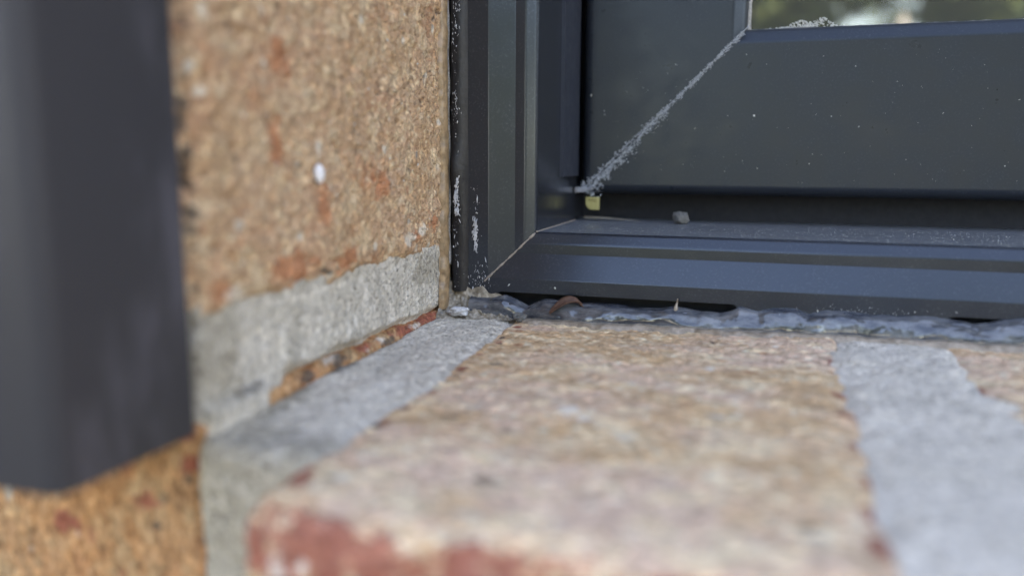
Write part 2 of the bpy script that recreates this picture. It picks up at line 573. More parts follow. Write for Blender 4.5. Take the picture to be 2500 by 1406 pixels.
def mortar(name, lo, hi, faces, steps, mat, parent, r=0.6, amp=0.18, seed=0, marks=None, shape=None):
    P, Q = box_grid(lo, hi, faces, steps)
    P, N = round_box(P, lo, hi, r)
    base = P.copy()
    d = amp * fbm(P, 1.5, 3, seed, 0.6) + 2.2 * amp * fbm(P, 9, 3, seed + 5)
    pits = np.clip(fbm(P, 1.1, 2, seed + 9) - 0.42, 0, 1)
    d -= 1.6 * pits
    P = P + N * d[:, None]
    at = {k: np.zeros(len(P)) for k in ("red", "pale", "dark", "dirt")}
    for k, c, rr in (marks or []):
        at[k] = np.maximum(at[k], patch(base, c, rr))
    at["dark"] = np.maximum(at["dark"], np.clip(pits * 1.5, 0, 0.7))
    if shape:
        P = shape(P, base)
    return mesh_obj(name, P, Q, mat, parent, at)


wall = empty("brick_wall")
tag(wall, "rough buff brick window jamb with red flecks and a grey mortar bed, left of the frame", "wall")

def jamb_shape(P, base):
    k = 1 - sstep(BED_T, BED_T + 5, base[:, 2])
    P[:, 2] += k * (1.6 * fbm(base, 8, 4, 66, 0.6))
    f = 1 - sstep(FY, FY + 3.5, base[:, 1])
    bite = np.clip(fbm(base, 3.2, 3, 67, 0.6) + 0.05, 0, 1)
    P[:, 0] -= f * 3.2 * bite
    return P


ra = np.random.default_rng(8)
arris = [("dark", (JX - 0.3, FY + 0.6, z), (3, 1.6, h)) for z, h in zip(ra.uniform(-18, 40, 26), ra.uniform(0.5, 1.5, 26))]  # dark marks paint in the shadowed crevices of the front arris
b_up = brick("brick", (-285, FY, BED_T), (JX, 190, 44.4), "+X-Y-Z", [0.36, 0.8, 0.8], M_BRICK_JAMB, wall, r=2.6, amp=0.62, seed=1, edge=0.95, marks=[
    ("red", (JX, 110, -17), (3, 9, 5)), ("red", (JX, 126.5, -17.5), (3, 7, 3.2)), ("red", (JX, 155, -16.0), (3, 4.5, 2.4)),
    ("red", (JX, 93, -18), (3, 5, 3)), ("red", (JX, 108, 14), (3, 5, 5)), ("red", (JX, 106, 2), (3, 3, 6)), ("red", (JX, 140, -5), (3, 6, 4)),
    ("red", (JX, 119, -8), (3, 3, 5)), ("red", (JX, 165, -14), (3, 4, 3)),
    ("pale", (JX, 152.3, -16.4), (3, 4.0, 2.4)), ("pale", (JX, 158.5, -15.2), (3, 2.5, 2.0)), ("pale", (JX, 95, -18.8), (3, 3, 3)),
    ("pale", (JX, 121, -19.6), (3, 1.2, 1.5)), ("pale", (JX, 104, 13), (3, 1.1, 1.2)), ("pale", (JX, 118, 1), (3, 1.1, 2)), ("pale", (JX, 91, 18), (3, 1.6, 1.6)),
    ("pale", (JX, 90.5, 8), (3, 1.6, 1.1)), ("pale", (JX, 134.2, -3.7), (3, 1, 1)), ("pale", (JX, 143.8, 7), (3, 1, 1)),
    ("dark", (JX, 120, -19), (3, 3, 1.0))] + arris, shape=jamb_shape)
b_lo = brick("brick", (-285, FY, -109), (JX, 190, BED_B), "+X-Y+Z", [0.45, 0.5, 1.0], M_BRICK_LOW, wall, r=2.4, amp=0.42, seed=5, edge=0.6, marks=[
    ("red", (JX, 164, -34), (4, 9, 3)), ("red", (JX, 150, -34.5), (4, 7, 3)), ("red", (JX, 134, -34), (3, 5, 2.4)), ("dark", (JX, 124, -35), (3, 6, 2.0)), ("dark", (JX, 113, -35), (3, 4, 1.6)), ("dark", (JX, 142, -35.6), (3, 5, 1.2)), ("pale", (JX, 140, -34.5), (3, 3, 2)), ("pale", (JX, 122, -34), (3, 5, 1.6)), ("pale", (JX, 156, -35), (3, 3, 1.6)),
    ("red", (-73, FY, -36.5), (2.5, 3, 2)), ("red", (-72.5, FY, -41), (2.4, 3, 2)), ("red", (-80, FY, -47), (3, 3, 2.5)), ("red", (-95, FY, -52), (5, 3, 3)),
    ("dark", (-77, FY, -46), (1.4, 2, 1.2)), ("dark", (-73, FY, -43), (1.6, 2, 1.2)), ("dark", (-78.5, FY, -50), (1.2, 2, 1.2))])
b_top = brick("brick", (-285, FY, 58.6), (JX, 190, 123.5), "+X-Y-Z", [1.0, 1.4, 1.6], M_BRICK_JAMB, wall, r=2.6, amp=0.36, seed=9)
b_side = brick("brick", (-329, FY, -109), (-299.5, 190, BED_B), "-Y+Z", [1.8, 2.0], M_BRICK_LOW, wall, r=2.4, seed=14)


def ragged_bed(P, base):
    # the top lip of the mortar rises and falls under the brick's worn arris; low down, the mortar is
    # drawn over the lower brick near the front and falls back behind it near the frame
    low = 1 - sstep(BED_B - 0.4, BED_B + 1.4, base[:, 2] + 0.9 * fbm(base, 4, 3, 62))
    cover = 1 - sstep(98, 112, base[:, 1] + 5 * fbm(base, 5, 3, 63))
    P[:, 0] += low * (1.9 * cover - 1.6 * (1 - cover))
    return P


rb = np.random.default_rng(5)
streaks = [("pale", (JX, y, z), (3, w, h)) for y, z, w, h in zip(rb.uniform(104, 164, 46), rb.normal(-28.6, 2.2, 46), rb.uniform(0.6, 1.6, 46), rb.uniform(1.2, 3.4, 46))]
streaks += [("pale", (JX, y, BED_T - 0.8), (3, w, 0.9)) for y, w in zip(rb.uniform(92, 168, 26), rb.uniform(1, 3, 26))]
mortar("mortar_bed", (-284, FY + 1.0, -38.5), (JX - 0.9, 189, BED_T + 2.4), "+X-Y", [0.4, 0.5], M_MORTAR_BED, wall, r=1.0, amp=0.36, seed=31, marks=streaks + [
    ("dirt", (JX, 90, -27), (6, 11, 14)), ("dirt", (JX, 163, -24), (4, 14, 6)), ("dark", (JX, 97, -33), (3, 9, 1.2)), ("dark", (JX, 118, -34.5), (3, 7, 1.4))], shape=ragged_bed)
mortar("mortar_bed", (-284, FY + 1.0, 43.4), (JX - 0.7, 189, 59.6), "+X-Y", [1.2, 1.6], M_MORTAR_BED, wall, r=1.0, seed=35)
mortar("mortar_perpend", (-300.5, FY + 1.0, -110), (-284, 189, 124), "-Y", [1.6], M_MORTAR_BED, wall, r=1.0, seed=37)

# ------------------------------------------------------------------ brick sill
sill = empty("brick_sill")
tag(sill, "pale pinkish buff brick window sill with chipped red front edge and grey joints", "sill")


def on_sill(P, base):
    P[:, 2] += 35.0 + sill_z(base[:, 0], np.minimum(base[:, 1], 178))
    return P


def sill_brick_shape(P, base):
    P = on_sill(P, base)
    P[:, 2] -= 0.25 * np.clip(fbm(base, 4, 3, 83), -0.2, 1)
    # broken front arris
    k = 1 - sstep(70, 77, base[:, 1])
    P[:, 1] += k * 2.4 * fbm(base, 9, 4, 81, 0.6)
    P[:, 2] -= (1 - sstep(71, 76, base[:, 1])) * 2.2 * np.clip(fbm(base, 8, 3, 82) + 0.15, 0, 1)
    return P


rf = np.random.default_rng(3)
red_front = [("red", (x, 70, -38), (6, w, 7)) for x, w in zip(np.arange(-52, 14, 5.0), [6.5, 5.4, 4.6, 4.0, 2.6, 3.2, 2.4, 1.8, 1.8, 2.2, 1.8, 1.6, 1.6, 2.0])]
red_front += [("red", (-20, 70, -48), (80, 5, 16)), ("red", (-20, 70, -62), (80, 9, 26)), ("pale", (-48.5, 70.2, -39.0), (1.6, 2.4, 3.4)), ("pale", (-45.5, 70.2, -40.0), (1.0, 2, 2.6)), ("pale", (-50, 70.2, -42.0), (1.2, 2, 2.6))]
edge_red = [("red", (11.6, y, -36), (2.2, w, 3)) for y, w in ((152, 2.4), (146, 1.7), (131, 2.1), (120, 2.2), (109, 2.8), (97, 3.4), (88, 3.9), (80, 4))]
edge_red += [("red", (-50.6, y, -36), (1.8, w, 3)) for y, w in ((163, 1.5), (150, 2.0), (141, 1.5), (131, 2.8), (118, 2.2), (108, 2.0), (101, 2.2), (94, 1.6))]
edge_red += [("dark", (-51.0, y, -36), (1.2, 1.4, 3)) for y in (155, 137, 127, 112, 99)]
brick("brick", (-53.0, 71.0, -110), (13.2, 186, -35.0), "+Z-Y-X+X", [0.34, 0.6, 1.2, 1.2], M_BRICK_SILL, sill, r=1.6, amp=0.34, seed=41, edge=0.5,
      marks=red_front + edge_red + [
          ("pale", (-26.5, 112, -35), (2.4, 3.2, 3)), ("pale", (-23.5, 109.5, -35), (2.2, 2.0, 3)), ("pale", (-20, 128, -35), (1.6, 1.4, 2)), ("pale", (-9, 141, -35), (1.6, 1.4, 2)),
          ("dark", (3.0, 126, -35), (2.2, 1.2, 2)), ("dark", (-30, 86, -35), (2.6, 1.5, 2)), ("dark", (6, 83, -35), (2.4, 1.4, 2)), ("dark", (-9.5, 160, -35), (1.0, 1.5, 2)), ("pale", (2, 159.5, -35), (1.0, 1.2, 2)),
          ("red", (-53, 128, -35.5), (1.8, 3.0, 2)), ("red", (-52.6, 100, -35.5), (1.2, 2.2, 2)), ("red", (-51, 80, -35.5), (2.5, 5, 3))], shape=sill_brick_shape)
brick("brick", (31.0, 71.0, -110), (97.0, 186, -35.0), "+Z-Y-X", [0.45, 1.0, 1.2], M_BRICK_SILL2, sill, r=1.8, amp=0.30, seed=47, edge=0.55,
      marks=[("pale", (40, 108, -35), (14, 26, 6)), ("pale", (48, 92, -35), (22, 26, 6)), ("red", (31, 148, -35), (1.2, 4, 2)), ("red", (32.5, 141, -35), (1.6, 3.0, 2)), ("dark", (34, 134, -35), (1.8, 2.4, 2)), ("red", (31.4, 158, -35), (0.8, 2.0, 2))], shape=sill_brick_shape)
for k in range(2):
    x0 = 115.0 + 84 * k
    brick("brick", (x0, 71.0, -110), (x0 + 66, 186, -35.0), "+Z-Y-X+X", 1.8, M_BRICK_SILL, sill, r=1.8, amp=0.30, seed=52 + k, edge=0.55, shape=sill_brick_shape)


def lap(x0, x1, seed, hollow=False, smear=0.0):
    def f(P, base):
        P = on_sill(P, base)
        top = np.where(base[:, 2] > -45, 1.0, 0.0)
        xr = x1 + smear * np.clip(142 - base[:, 1] + 6 * fbm(base, 9, 3, seed + 3), 0, 70)
        d = np.minimum(base[:, 0] - x0, xr - base[:, 0])          # inside the joint > 0
        if hollow:
            d = x1 - base[:, 0]
        h = np.interp(d, [-8, -1.5, 0.0, 1.5, 6], [-4.0, -0.75, -0.40, -0.05, 0.1])
        h = h + 1.25 * fbm(base, 6.5, 4, seed, 0.62) * np.exp(-(d / 4.0) ** 2)
        P[:, 2] += top * h
        if hollow:
            P[:, 2] += top * 0.35 * (1 - sstep(-70.5, -65, base[:, 0]))
        return P
    return f


mortar("mortar_joint", (-71.5, 85.6, -109), (-49.0, 186, -35.0), "+Z-Y", [0.36, 0.6], M_MORTAR_SILL, sill, r=2.6, amp=0.30, seed=71, shape=lap(-71, -53.0, 72, True),
       marks=[("dark", (-69.5, 122, -35), (2.0, 8, 3)), ("dark", (-69.5, 108, -35), (1.6, 5, 3)), ("pale", (-58, 110, -35), (5, 20, 3)), ("dark", (-71, 86, -50), (1.6, 6, 3)), ("dark", (-71, 86, -58), (1.6, 6, 3)),
              ("dirt", (-62, 86, -60), (30, 9, 40)), ("dirt", (-66, 88, -36), (12, 14, 8)), ("dirt", (-55, 86, -36), (7, 10, 8)), ("dirt", (-69, 100, -36), (4, 20, 5))])
mortar("mortar_joint", (9.2, 73.0, -109), (68, 186, -35.0), "+Z-Y", [0.42, 1.2], M_MORTAR_PALE, sill, r=1.2, amp=0.18, seed=75, shape=lap(13.2, 31.0, 76, smear=0.42))
mortar("mortar_joint", (96.2, 74.0, -109), (115.8, 186, -35.2), "+Z-Y", [1.8, 2.0], M_MORTAR_PALE, sill, r=1.2, amp=0.16, seed=77, shape=on_sill)
mortar("mortar_joint", (180.2, 74.0, -109), (199.8, 186, -35.2), "+Z-Y", [2.0, 2.0], M_MORTAR_PALE, sill, r=1.2, amp=0.16, seed=79, shape=on_sill)

# ------------------------------------------------------------------ window
window = empty("window")
tag(window, "dark grey metal window corner with mitred frame, inner sash and glass", "window")
CX, CZ = -50.0, -16.4          # inner corner of the fixed frame
FAR_X, FAR_Z = 760.0, 900.0


def mitred(name, prof, cx, cz, horizontal, mat, parent, n_from=0, smooth=True, gap=0.0, far=None):
    """sweep profile [(n, y)] (n = outward from the corner line) along one side, mitred at 45 degrees"""
    V, Fc = [], []
    far_x, far_z = far or (FAR_X, FAR_Z)
    for n, y in prof:
        if horizontal:
            V += [(cx - n + gap, y, cz - n), (far_x, y, cz - n)]
        else:
            V += [(cx - n, y, cz - n + gap), (cx - n, y, far_z)]
    for i in range(len(prof) - 1):
        a = 2 * i
        q = (a, a + 1, a + 3, a + 2)
        Fc.append(q if not horizontal else q[::-1])
    o = mesh_obj(name, V, Fc, mat, parent, smooth=False)
    return o


def arc(n0, y0, n1, y1, k=6, bulge=1):
    """quarter round from (n0,y0) to (n1,y1), leaving along y, arriving along n"""
    out = []
    for i in range(k + 1):
        t = math.pi / 2 * i / k
        out.append((n0 + (n1 - n0) * (1 - math.cos(t)), y0 + (y1 - y0) * math.sin(t)))
    return out


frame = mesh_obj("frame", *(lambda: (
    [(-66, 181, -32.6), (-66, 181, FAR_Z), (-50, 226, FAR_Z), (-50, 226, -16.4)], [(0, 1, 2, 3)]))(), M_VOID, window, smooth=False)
ledge_prof = [(0.0, 226), (0.0, 177.0)]
nose_prof = [(0.0, 177.0), (0.08, 176.7), (0.22, 176.4), (0.45, 176.1), (0.75, 175.92), (2.05, 175.20), (2.2, 175.13), (2.4, 175.06), (2.65, 175.0)]
face_prof = [(2.65, 175.0), (4.7, 175.0)]
slope_prof = [(4.7, 175.0), (4.85, 174.93), (10.1, 172.95), (10.3, 172.9)]
low_prof = [(10.3, 172.9), (13.0, 172.9)]
for hz, nm in ((False, "frame_jamb"), (True, "frame_bottom_rail")):
    j = mitred(nm, nose_prof + face_prof[1:] + slope_prof[1:] + low_prof[1:] + ([] if hz else [(16.2, 172.9), (16.2, 181)]), CX, CZ, hz, M_FRAME, frame)
    mitred("rebate_ledge" if hz else "rebate_side", ledge_prof, CX, CZ, hz, M_LEDGE if hz else M_FRAME, frame)

# lower lip of the bottom rail with two weep slots cut out of it
ZT, ZB, YF = CZ - 13.0, CZ - 16.4, 172.9
s_top, s_bot = -29.75, -32.7
rr = (s_top - s_bot) / 2
cz_s = (s_top + s_bot) / 2


def lip_piece(x0, x1, cut_left, cut_right):
    """plate between x0 and x1; a cut end is hollowed by the slot's half round"""
    pts = []
    K = 8
    pts.append((x0, ZT))
    if cut_left:
        for i in range(K + 1):
            t = math.pi / 2 - math.pi * i / K
            pts.append((x0 + rr * math.cos(t), cz_s + rr * math.sin(t)))
    pts.append((x0, ZB))
    pts.append((x1, ZB))
    if cut_right:
        for i in range(K + 1):
            t = -math.pi / 2 + math.pi * i / K
            pts.append((x1 - rr * math.cos(t), cz_s + rr * math.sin(t)))
    pts.append((x1, ZT))
    n = len(pts)
    V = [(x, YF, z) for x, z in pts] + [(x, YF + 1.6, z) for x, z in pts]
    Fc = [tuple(range(n))] + [tuple(range(2 * n - 1, n - 1, -1))] + [(i, (i + 1) % n, n + (i + 1) % n, n + i) for i in range(n)]
    return V, Fc


SL = [(-57.0, -7.0), (34.6, 84.0)]
pieces = [lip_piece(-66.2, SL[0][0], False, True), lip_piece(SL[0][1] - 2 * 0, SL[1][0], True, True), lip_piece(SL[1][1], FAR_X, True, False)]
# the end rounds of a slot live on the pieces beside it, thin bridges close it above and below
for a, b_ in SL:
    V = [(a, YF, ZT), (b_, YF, ZT), (b_, YF, s_top), (a, YF, s_top), (a, YF, s_bot), (b_, YF, s_bot), (b_, YF, ZB), (a, YF, ZB)]
    V += [(x, YF + 1.6, z) for x, y, z in V]
    pieces.append((V, [(3, 2, 1, 0), (7, 6, 5, 4), (2, 3, 11, 10), (4, 5, 13, 12), (6, 7, 15, 14)]))
V, Fc = [], []
for v, f in pieces:
    Fc += [tuple(i + len(V) for i in q) for q in f]
    V += v
mesh_obj("frame_lip", V, Fc, M_FRAME, frame, smooth=False)
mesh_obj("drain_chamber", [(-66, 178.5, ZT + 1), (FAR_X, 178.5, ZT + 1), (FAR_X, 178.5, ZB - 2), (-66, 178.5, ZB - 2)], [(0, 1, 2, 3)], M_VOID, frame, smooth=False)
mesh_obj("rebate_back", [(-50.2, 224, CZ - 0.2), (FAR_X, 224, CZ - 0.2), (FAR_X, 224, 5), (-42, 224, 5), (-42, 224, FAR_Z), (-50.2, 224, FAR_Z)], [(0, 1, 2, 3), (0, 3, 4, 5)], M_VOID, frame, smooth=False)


def bevel_box(name, lo, hi, r, mat, parent, k=3):
    P, Q = box_grid(lo, hi, "+X-X+Y-Y+Z-Z", max((hi[i] - lo[i]) for i in range(3)) / 14.0)
    P2, N = round_box(P, lo, hi, r)
    return mesh_obj(name, P2, Q, mat, parent)


# cover strip standing on the rebate side, cut short of the corner
mesh_obj("cover_strip", *world_box((-0.0502, 0.1967, EYE - 0.0046), (-0.0491, 0.2130, EYE + 0.9)), M_STRIP, frame, smooth=False)

# the beige line of the mitre
def rod(name, pts, rad, mat, parent, sides=6, jitter=0.0, seed=0):
    V, Fc = [], []
    pts = [Vector(p) for p in pts]
    for i, p in enumerate(pts):
        t = (pts[min(i + 1, len(pts) - 1)] - pts[max(i - 1, 0)]).normalized()
        a = t.cross(Vector((0.3, 1, 0.2))).normalized()
        b2 = t.cross(a)
        rd = rad(i / (len(pts) - 1)) if callable(rad) else rad
        for s in range(sides):
            th = 2 * math.pi * s / sides
            q = p + (a * math.cos(th) + b2 * math.sin(th)) * rd * (1 + jitter * random.uniform(-1, 1))
            V.append(tuple(q))
    for i in range(len(pts) - 1):
        for s in range(sides):
            Fc.append((i * sides + s, i * sides + (s + 1) % sides, (i + 1) * sides + (s + 1) % sides, (i + 1) * sides + s))
    Fc.append(tuple(range(sides))[::-1])
    Fc.append(tuple(range((len(pts) - 1) * sides, len(pts) * sides)))
    return mesh_obj(name, V, Fc, mat, parent)


def fy(n):
    return float(np.interp(n, [0, 0.45, 2.2, 4.7, 10.2, 16], [177.0, 176.1, 175.1, 175.0, 172.9, 172.9]))


pts = [(CX - n, fy(n) - 0.05, CZ - n) for n in np.linspace(0.3, 11.2, 40)]
rod("mitre_seam", pts, lambda t: 0.20 + 0.05 * math.sin(31 * t) + (0.14 if abs(t - 0.06) < 0.04 else 0), M_SEAM, frame, jitter=0.35)
pts = [(CX + 0.1, y, CZ + 0.08) for y in np.linspace(176, 214, 40)]
rod("mitre_seam", pts, 0.16, M_SEAM, frame, jitter=0.4)

# opening sash
SX, SZ, SY = -48.4, -9.2, 213.0     # outer corner, face depth
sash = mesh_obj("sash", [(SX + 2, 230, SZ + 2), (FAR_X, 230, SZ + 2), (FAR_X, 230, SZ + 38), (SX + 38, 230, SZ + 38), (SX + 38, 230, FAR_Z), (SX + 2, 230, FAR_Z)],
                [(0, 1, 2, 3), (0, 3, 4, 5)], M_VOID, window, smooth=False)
sp = [(0.2, 222), (0.0, 216.2)] + arc(0.0, 216.2, -2.6, 213.0, 16)[1:]
sp = [(n, y) for n, y in sp]
sp += [(-3.0, 213.0), (-12, 213.0), (-24, 213.0), (-36.6, 213.0)]
sp += [(-36.9, 213.02), (-37.2, 213.08), (-37.5, 213.2), (-39.3, 214.1), (-39.7, 214.4), (-40.0, 214.8), (-40.25, 215.4), (-40.4, 216.2), (-40.5, 218.4)]
for hz, nm in ((False, "sash_stile"), (True, "sash_rail")):
    mitred(nm, sp, SX, SZ, hz, M_SASH, sash, gap=0.10)
mesh_obj("glass_pane", [(SX + 39.5, 218.0, SZ + 37.5), (FAR_X, 218.0, SZ + 37.5), (FAR_X, 218.0, FAR_Z), (SX + 39.5, 218.0, FAR_Z)], [(0, 1, 2, 3)], M_GLASS, sash, smooth=False)
mesh_obj("glass_pane", [(SX + 39.5, 238.0, SZ + 37.5), (FAR_X, 238.0, SZ + 37.5), (FAR_X, 238.0, FAR_Z), (SX + 39.5, 238.0, FAR_Z)], [(0, 1, 2, 3)], M_GLASS, sash, smooth=False)
pts = [(SX + 40.6, 217.4, z) for z in np.linspace(SZ + 38.8, 110, 180)]
rod("glazing_gasket", pts, 0.62, M_GASKET, sash, 8, 0.18)
pts = [(x, 217.5, SZ + 40.2) for x in np.linspace(SX + 41, 180, 200)]
rod("glazing_gasket", pts, 0.42, M_GASKET, sash, 6, 0.18)
# bent scrap of alloy at the sash corner
V = []
for i, t in enumerate(np.linspace(0, 1, 9)):
    x = -49.7 + 4.4 * t
    z = -9.0 + 0.9 * t * t
    w = 1.3 - 0.6 * t
    for dy, dz in ((0, 0), (0.25, w), (1.2, w + 0.1), (1.2, -0.1)):
        V.append((x, 211.6 + dy, z + dz + 0.12 * math.sin(7 * t)))
Fc = [(4 * i + k, 4 * i + (k + 1) % 4, 4 * i + 4 + (k + 1) % 4, 4 * i + 4 + k) for i in range(8) for k in range(4)] + [(3, 2, 1, 0), (32, 33, 34, 35)]
mesh_obj("corner_cap", V, Fc, M_METAL, sash, smooth=False)

# black gasket bead between frame and brick
nu, nv = 420, 12
zs = np.linspace(-30, 110, nu)
V = np.zeros((nu * nv, 3))
for i, z in enumerate(zs):
    for k in range(nv):
        t = k / (nv - 1)
        x = -69.6 + 5.4 * t
        y = 174.0 - 2.6 * math.sin(math.pi * t) - 0.7 * math.exp(-((t - 0.25) / 0.12) ** 2)
        V[i * nv + k] = (x, y, z)
dd = 0.22 * fbm(V * np.array([1, 1, 0.35]), 1.6, 3, 91) + 0.9 * np.exp(-((V[:, 2] + 3) / 4.5) ** 2) * np.exp(-((V[:, 0] + 67.6) / 1.6) ** 2)
V[:, 1] -= dd
mesh_obj("perimeter_gasket", V, grid_faces(nu, nv), M_RUBBER, window)

# ------------------------------------------------------------------ metal post in the left foreground
post = empty("metal_post")
tag(post, "dark grey square metal post ending in mid-air in front of the brick wall, blurred", "post")
lo, hi = (-112.0, 62.0, -34.9), (-68.2, 84.2, 260.0)
PR = 2.2
V, Fc = [], []
ring = []
for cx_, cy_, a0 in ((hi[0] - PR, lo[1] + PR, -90), (hi[0] - PR, hi[1] - PR, 0), (lo[0] + PR, hi[1] - PR, 90), (lo[0] + PR, lo[1] + PR, 180)):
    for k in range(7):
        a = math.radians(a0 + 15 * k)
        ring.append((cx_ + PR * math.cos(a), cy_ + PR * math.sin(a), math.cos(a), math.sin(a)))
n = len(ring)
levels = [(lo[2], 2.0), (lo[2], 0.35), (lo[2] + 0.1, 0.1), (lo[2] + 0.4, 0.0)] + [(z, 0.0) for z in (0, 60, 160, 259)] 
for z, ins in levels:
    V += [(x - nx * ins, y - ny * ins, z) for x, y, nx, ny in ring]
V += [(x - nx * 2.0, y - ny * 2.0, 258) for x, y, nx, ny in ring]
for i in range(len(levels) - 1):
    Fc += [(i * n + k, i * n + (k + 1) % n, (i + 1) * n + (k + 1) % n, (i + 1) * n + k) for k in range(n)]
body = mesh_obj("tube", V, Fc, M_POST, post)
mesh_obj("inner_tube", [(x - nx * 2.0, y - ny * 2.0, z) for z in (lo[2], 258) for x, y, nx, ny in ring], [(k, n + k, n + (k + 1) % n, (k + 1) % n) for k in range(n)], M_VOID, post)
mesh_obj("wall_bracket", *world_box((-0.100, 0.0841, EYE + 0.150), (-0.082, 0.0885, EYE + 0.175)), M_POST, post, smooth=False)

# ------------------------------------------------------------------ sealant beads
TOP = [(-64, -31.0), (-59.4, -31.3), (-56.1, -30.27), (-53.4, -31.24), (-50.7, -32.6), (-49.3, -31.75), (-46.94, -30.88), (-42.28, -30.89), (-38.59, -31.22), (-31.36, -30.98),
       (-26.0, -31.57), (-20.8, -31.34), (-19.3, -30.9), (-17.75, -30.81), (-14.0, -31.37), (-9.0, -31.6), (-6.95, -30.95), (-5.36, -29.99), (-1.67, -30.8), (0.71, -30.14), (2.3, -29.88),
       (5.83, -29.75), (8.23, -30.7), (11.65, -29.82), (16.2, -29.8), (20, -30.2), (30.2, -29.9), (32.4, -30.1), (35.2, -30.4), (38.0, -30.84), (40.8, -30.4), (42.8, -29.74), (46.1, -29.2),
       (52, -29.9), (60, -30.6), (75, -30), (90, -30.8), (140, -30.2)]
BOT = [(-64, 169.5), (-51.5, 170.5), (-45.8, 168.9), (-36.4, 168.2), (-26, 168.8), (-14, 169.2), (-1.5, 169.4), (14.6, 169.2), (26.4, 169.8), (36, 169.2), (48, 168.8), (140, 169)]
us = np.arange(-64.0, 130, 0.28)
nu, nv = len(us), 22
T = np.linspace(0, 1, nv)
zt = lerp_curve(TOP, us) + 0.10 * fbm(np.stack([us, us * 0, us * 0], 1), 1.3, 2, 3)
yb = lerp_curve(BOT, us) + 0.25 * fbm(np.stack([us, us * 0, us * 0], 1), 4, 3, 8)
zb = sill_z(us, yb) + 0.05
V = np.zeros((nu, nv, 3))
V[:, :, 0] = us[:, None]
a = T * math.pi / 2
bul = (0.75 + 0.25 * np.sin(us * 0.37 + 1.0))
V[:, :, 1] = 172.95 + (yb - 172.95)[:, None] * (np.sin(a)[None, :] ** 1.0) * (1 + 0.10 * bul[:, None] * np.sin(2 * a)[None, :])
V[:, :, 2] = zt[:, None] + (zb - zt)[:, None] * (1 - np.cos(a))[None, :]
V = V.reshape(-1, 3)
lump = 0.6 * fbm(V * np.array([0.3, 1, 1]), 2.6, 3, 5) + 0.22 * fbm(V * np.array([0.6, 1, 1]), 1.3, 3, 6)
tt = np.tile(T, nu)
V[:, 1] -= lump * np.sin(np.pi * np.clip(tt * 1.1, 0, 1))
V[:, 2] += 0.6 * lump * np.sin(np.pi * np.clip(tt, 0, 1))
bead = mesh_obj("sealant_bead", V, grid_faces(nu, nv, 0, True), M_SEAL)
tag(bead, "uneven shiny blue grey silicone bead along the bottom of the frame", "sealant")
# drawn-out spike of silicone
sp_pts = [(-18.2, 171.2, -31.6), (-18.1, 171.3, -30.9), (-18.0, 171.5, -30.2), (-17.9, 171.5, -29.6), (-17.85, 171.4, -29.2), (-17.8, 171.3, -28.95)]
rod("spike", sp_pts, lambda t: 0.5 * (1 - t) ** 2 + 0.10 + (0.05 if t > 0.8 else 0), M_FILM, bead, 8, 0.1)
# thin skirt spread over the bricks
FILM = [(-52, 167.5), (-48.8, 164.6), (-39.4, 166.0), (-32.8, 165.2), (-25.5, 166.8), (-18.6, 166.2), (-13.9, 167.4), (-8.6, 165.2), (-1.4, 165.4), (10.5, 167.3), (18, 166.4), (33, 166.4), (47, 165.8), (130, 166)]
us2 = np.arange(-52.0, 125, 0.3)
yf_ = lerp_curve(FILM, us2) + 0.5 * fbm(np.stack([us2, us2 * 0, us2 * 0], 1), 3, 3, 12)
nv2 = 12
V = np.zeros((len(us2), nv2, 3))
for k in range(nv2):
    t = k / (nv2 - 1)
    y = 170.5 + (yf_ - 170.5) * t
    V[:, k, 0] = us2
    V[:, k, 1] = y
    V[:, k, 2] = sill_z(us2, y) + 0.45 + 0.35 * np.sin(t * math.pi * 0.9) - 1.5 * sstep(0.8, 1.0, np.array([t]))[0]
V = V.reshape(-1, 3)
V[:, 2] += 0.30 * fbm(V, 2.2, 3, 14)
mesh_obj("skirt", V, grid_faces(len(us2), nv2, 0, True), M_FILM, bead)

# stained clear bead on the brick beside the gasket
zs = np.arange(-34, 60, 0.35)
nv = 14
V = np.zeros((len(zs), nv, 3))
for k in range(nv):
    t = k / (nv - 1)
    V[:, k, 2] = zs
    V[:, k, 1] = 168.9 + 4.5 * t + (1.6 * fbm(np.stack([zs, zs * 0, zs * 0], 1), 6, 3, 44) * (1 - t))
    V[:, k, 0] = -69.75 + 0.75 * math.sin(math.pi * min(1, t * 1.15)) - (0.9 if k == 0 else 0)
V = V.reshape(-1, 3)
V[:, 0] += 0.30 * fbm(V, 3.0, 3, 33)
edge_bead = mesh_obj("jamb_sealant", V, grid_faces(len(zs), nv, 0, True), M_EDGE)
tag(edge_bead, "smooth brown stained sealant strip between the jamb brick and black gasket", "sealant")
pts = [(-69.35 + 0.12 * math.sin(z * 0.5), 172.2, z) for z in np.linspace(-24, 60, 160)]
rod("lip", pts, 0.42, M_GASKET, edge_bead, 6, 0.12)


# ------------------------------------------------------------------ lumpy dirt in the corner
def blob(name, c, r, amp, wl, mat, parent=None, seed=0, nu=26, nv=18, post_fn=None):
    V = []
    for i in range(nu):
        th = 2 * math.pi * i / nu
        for k in range(nv):
            ph = -math.pi / 2 + math.pi * k / (nv - 1)
            V.append((math.cos(ph) * math.cos(th), math.cos(ph) * math.sin(th), math.sin(ph)))
    V = np.array(V)
    R_ = np.array(r, float)
    d = 1 + amp * fbm(V * R_.mean(), wl, 3, seed, 0.6)
    P = V * R_ * d[:, None] + np.array(c)
    if post_fn:
        P = post_fn(P)
    Fc = []
    for i in range(nu):
        for k in range(nv - 1):
            a_, b_ = i * nv + k, ((i + 1) % nu) * nv + k
            Fc.append((a_, b_, b_ + 1, a_ + 1))
    return mesh_obj(name, P, np.array(Fc), mat, parent)


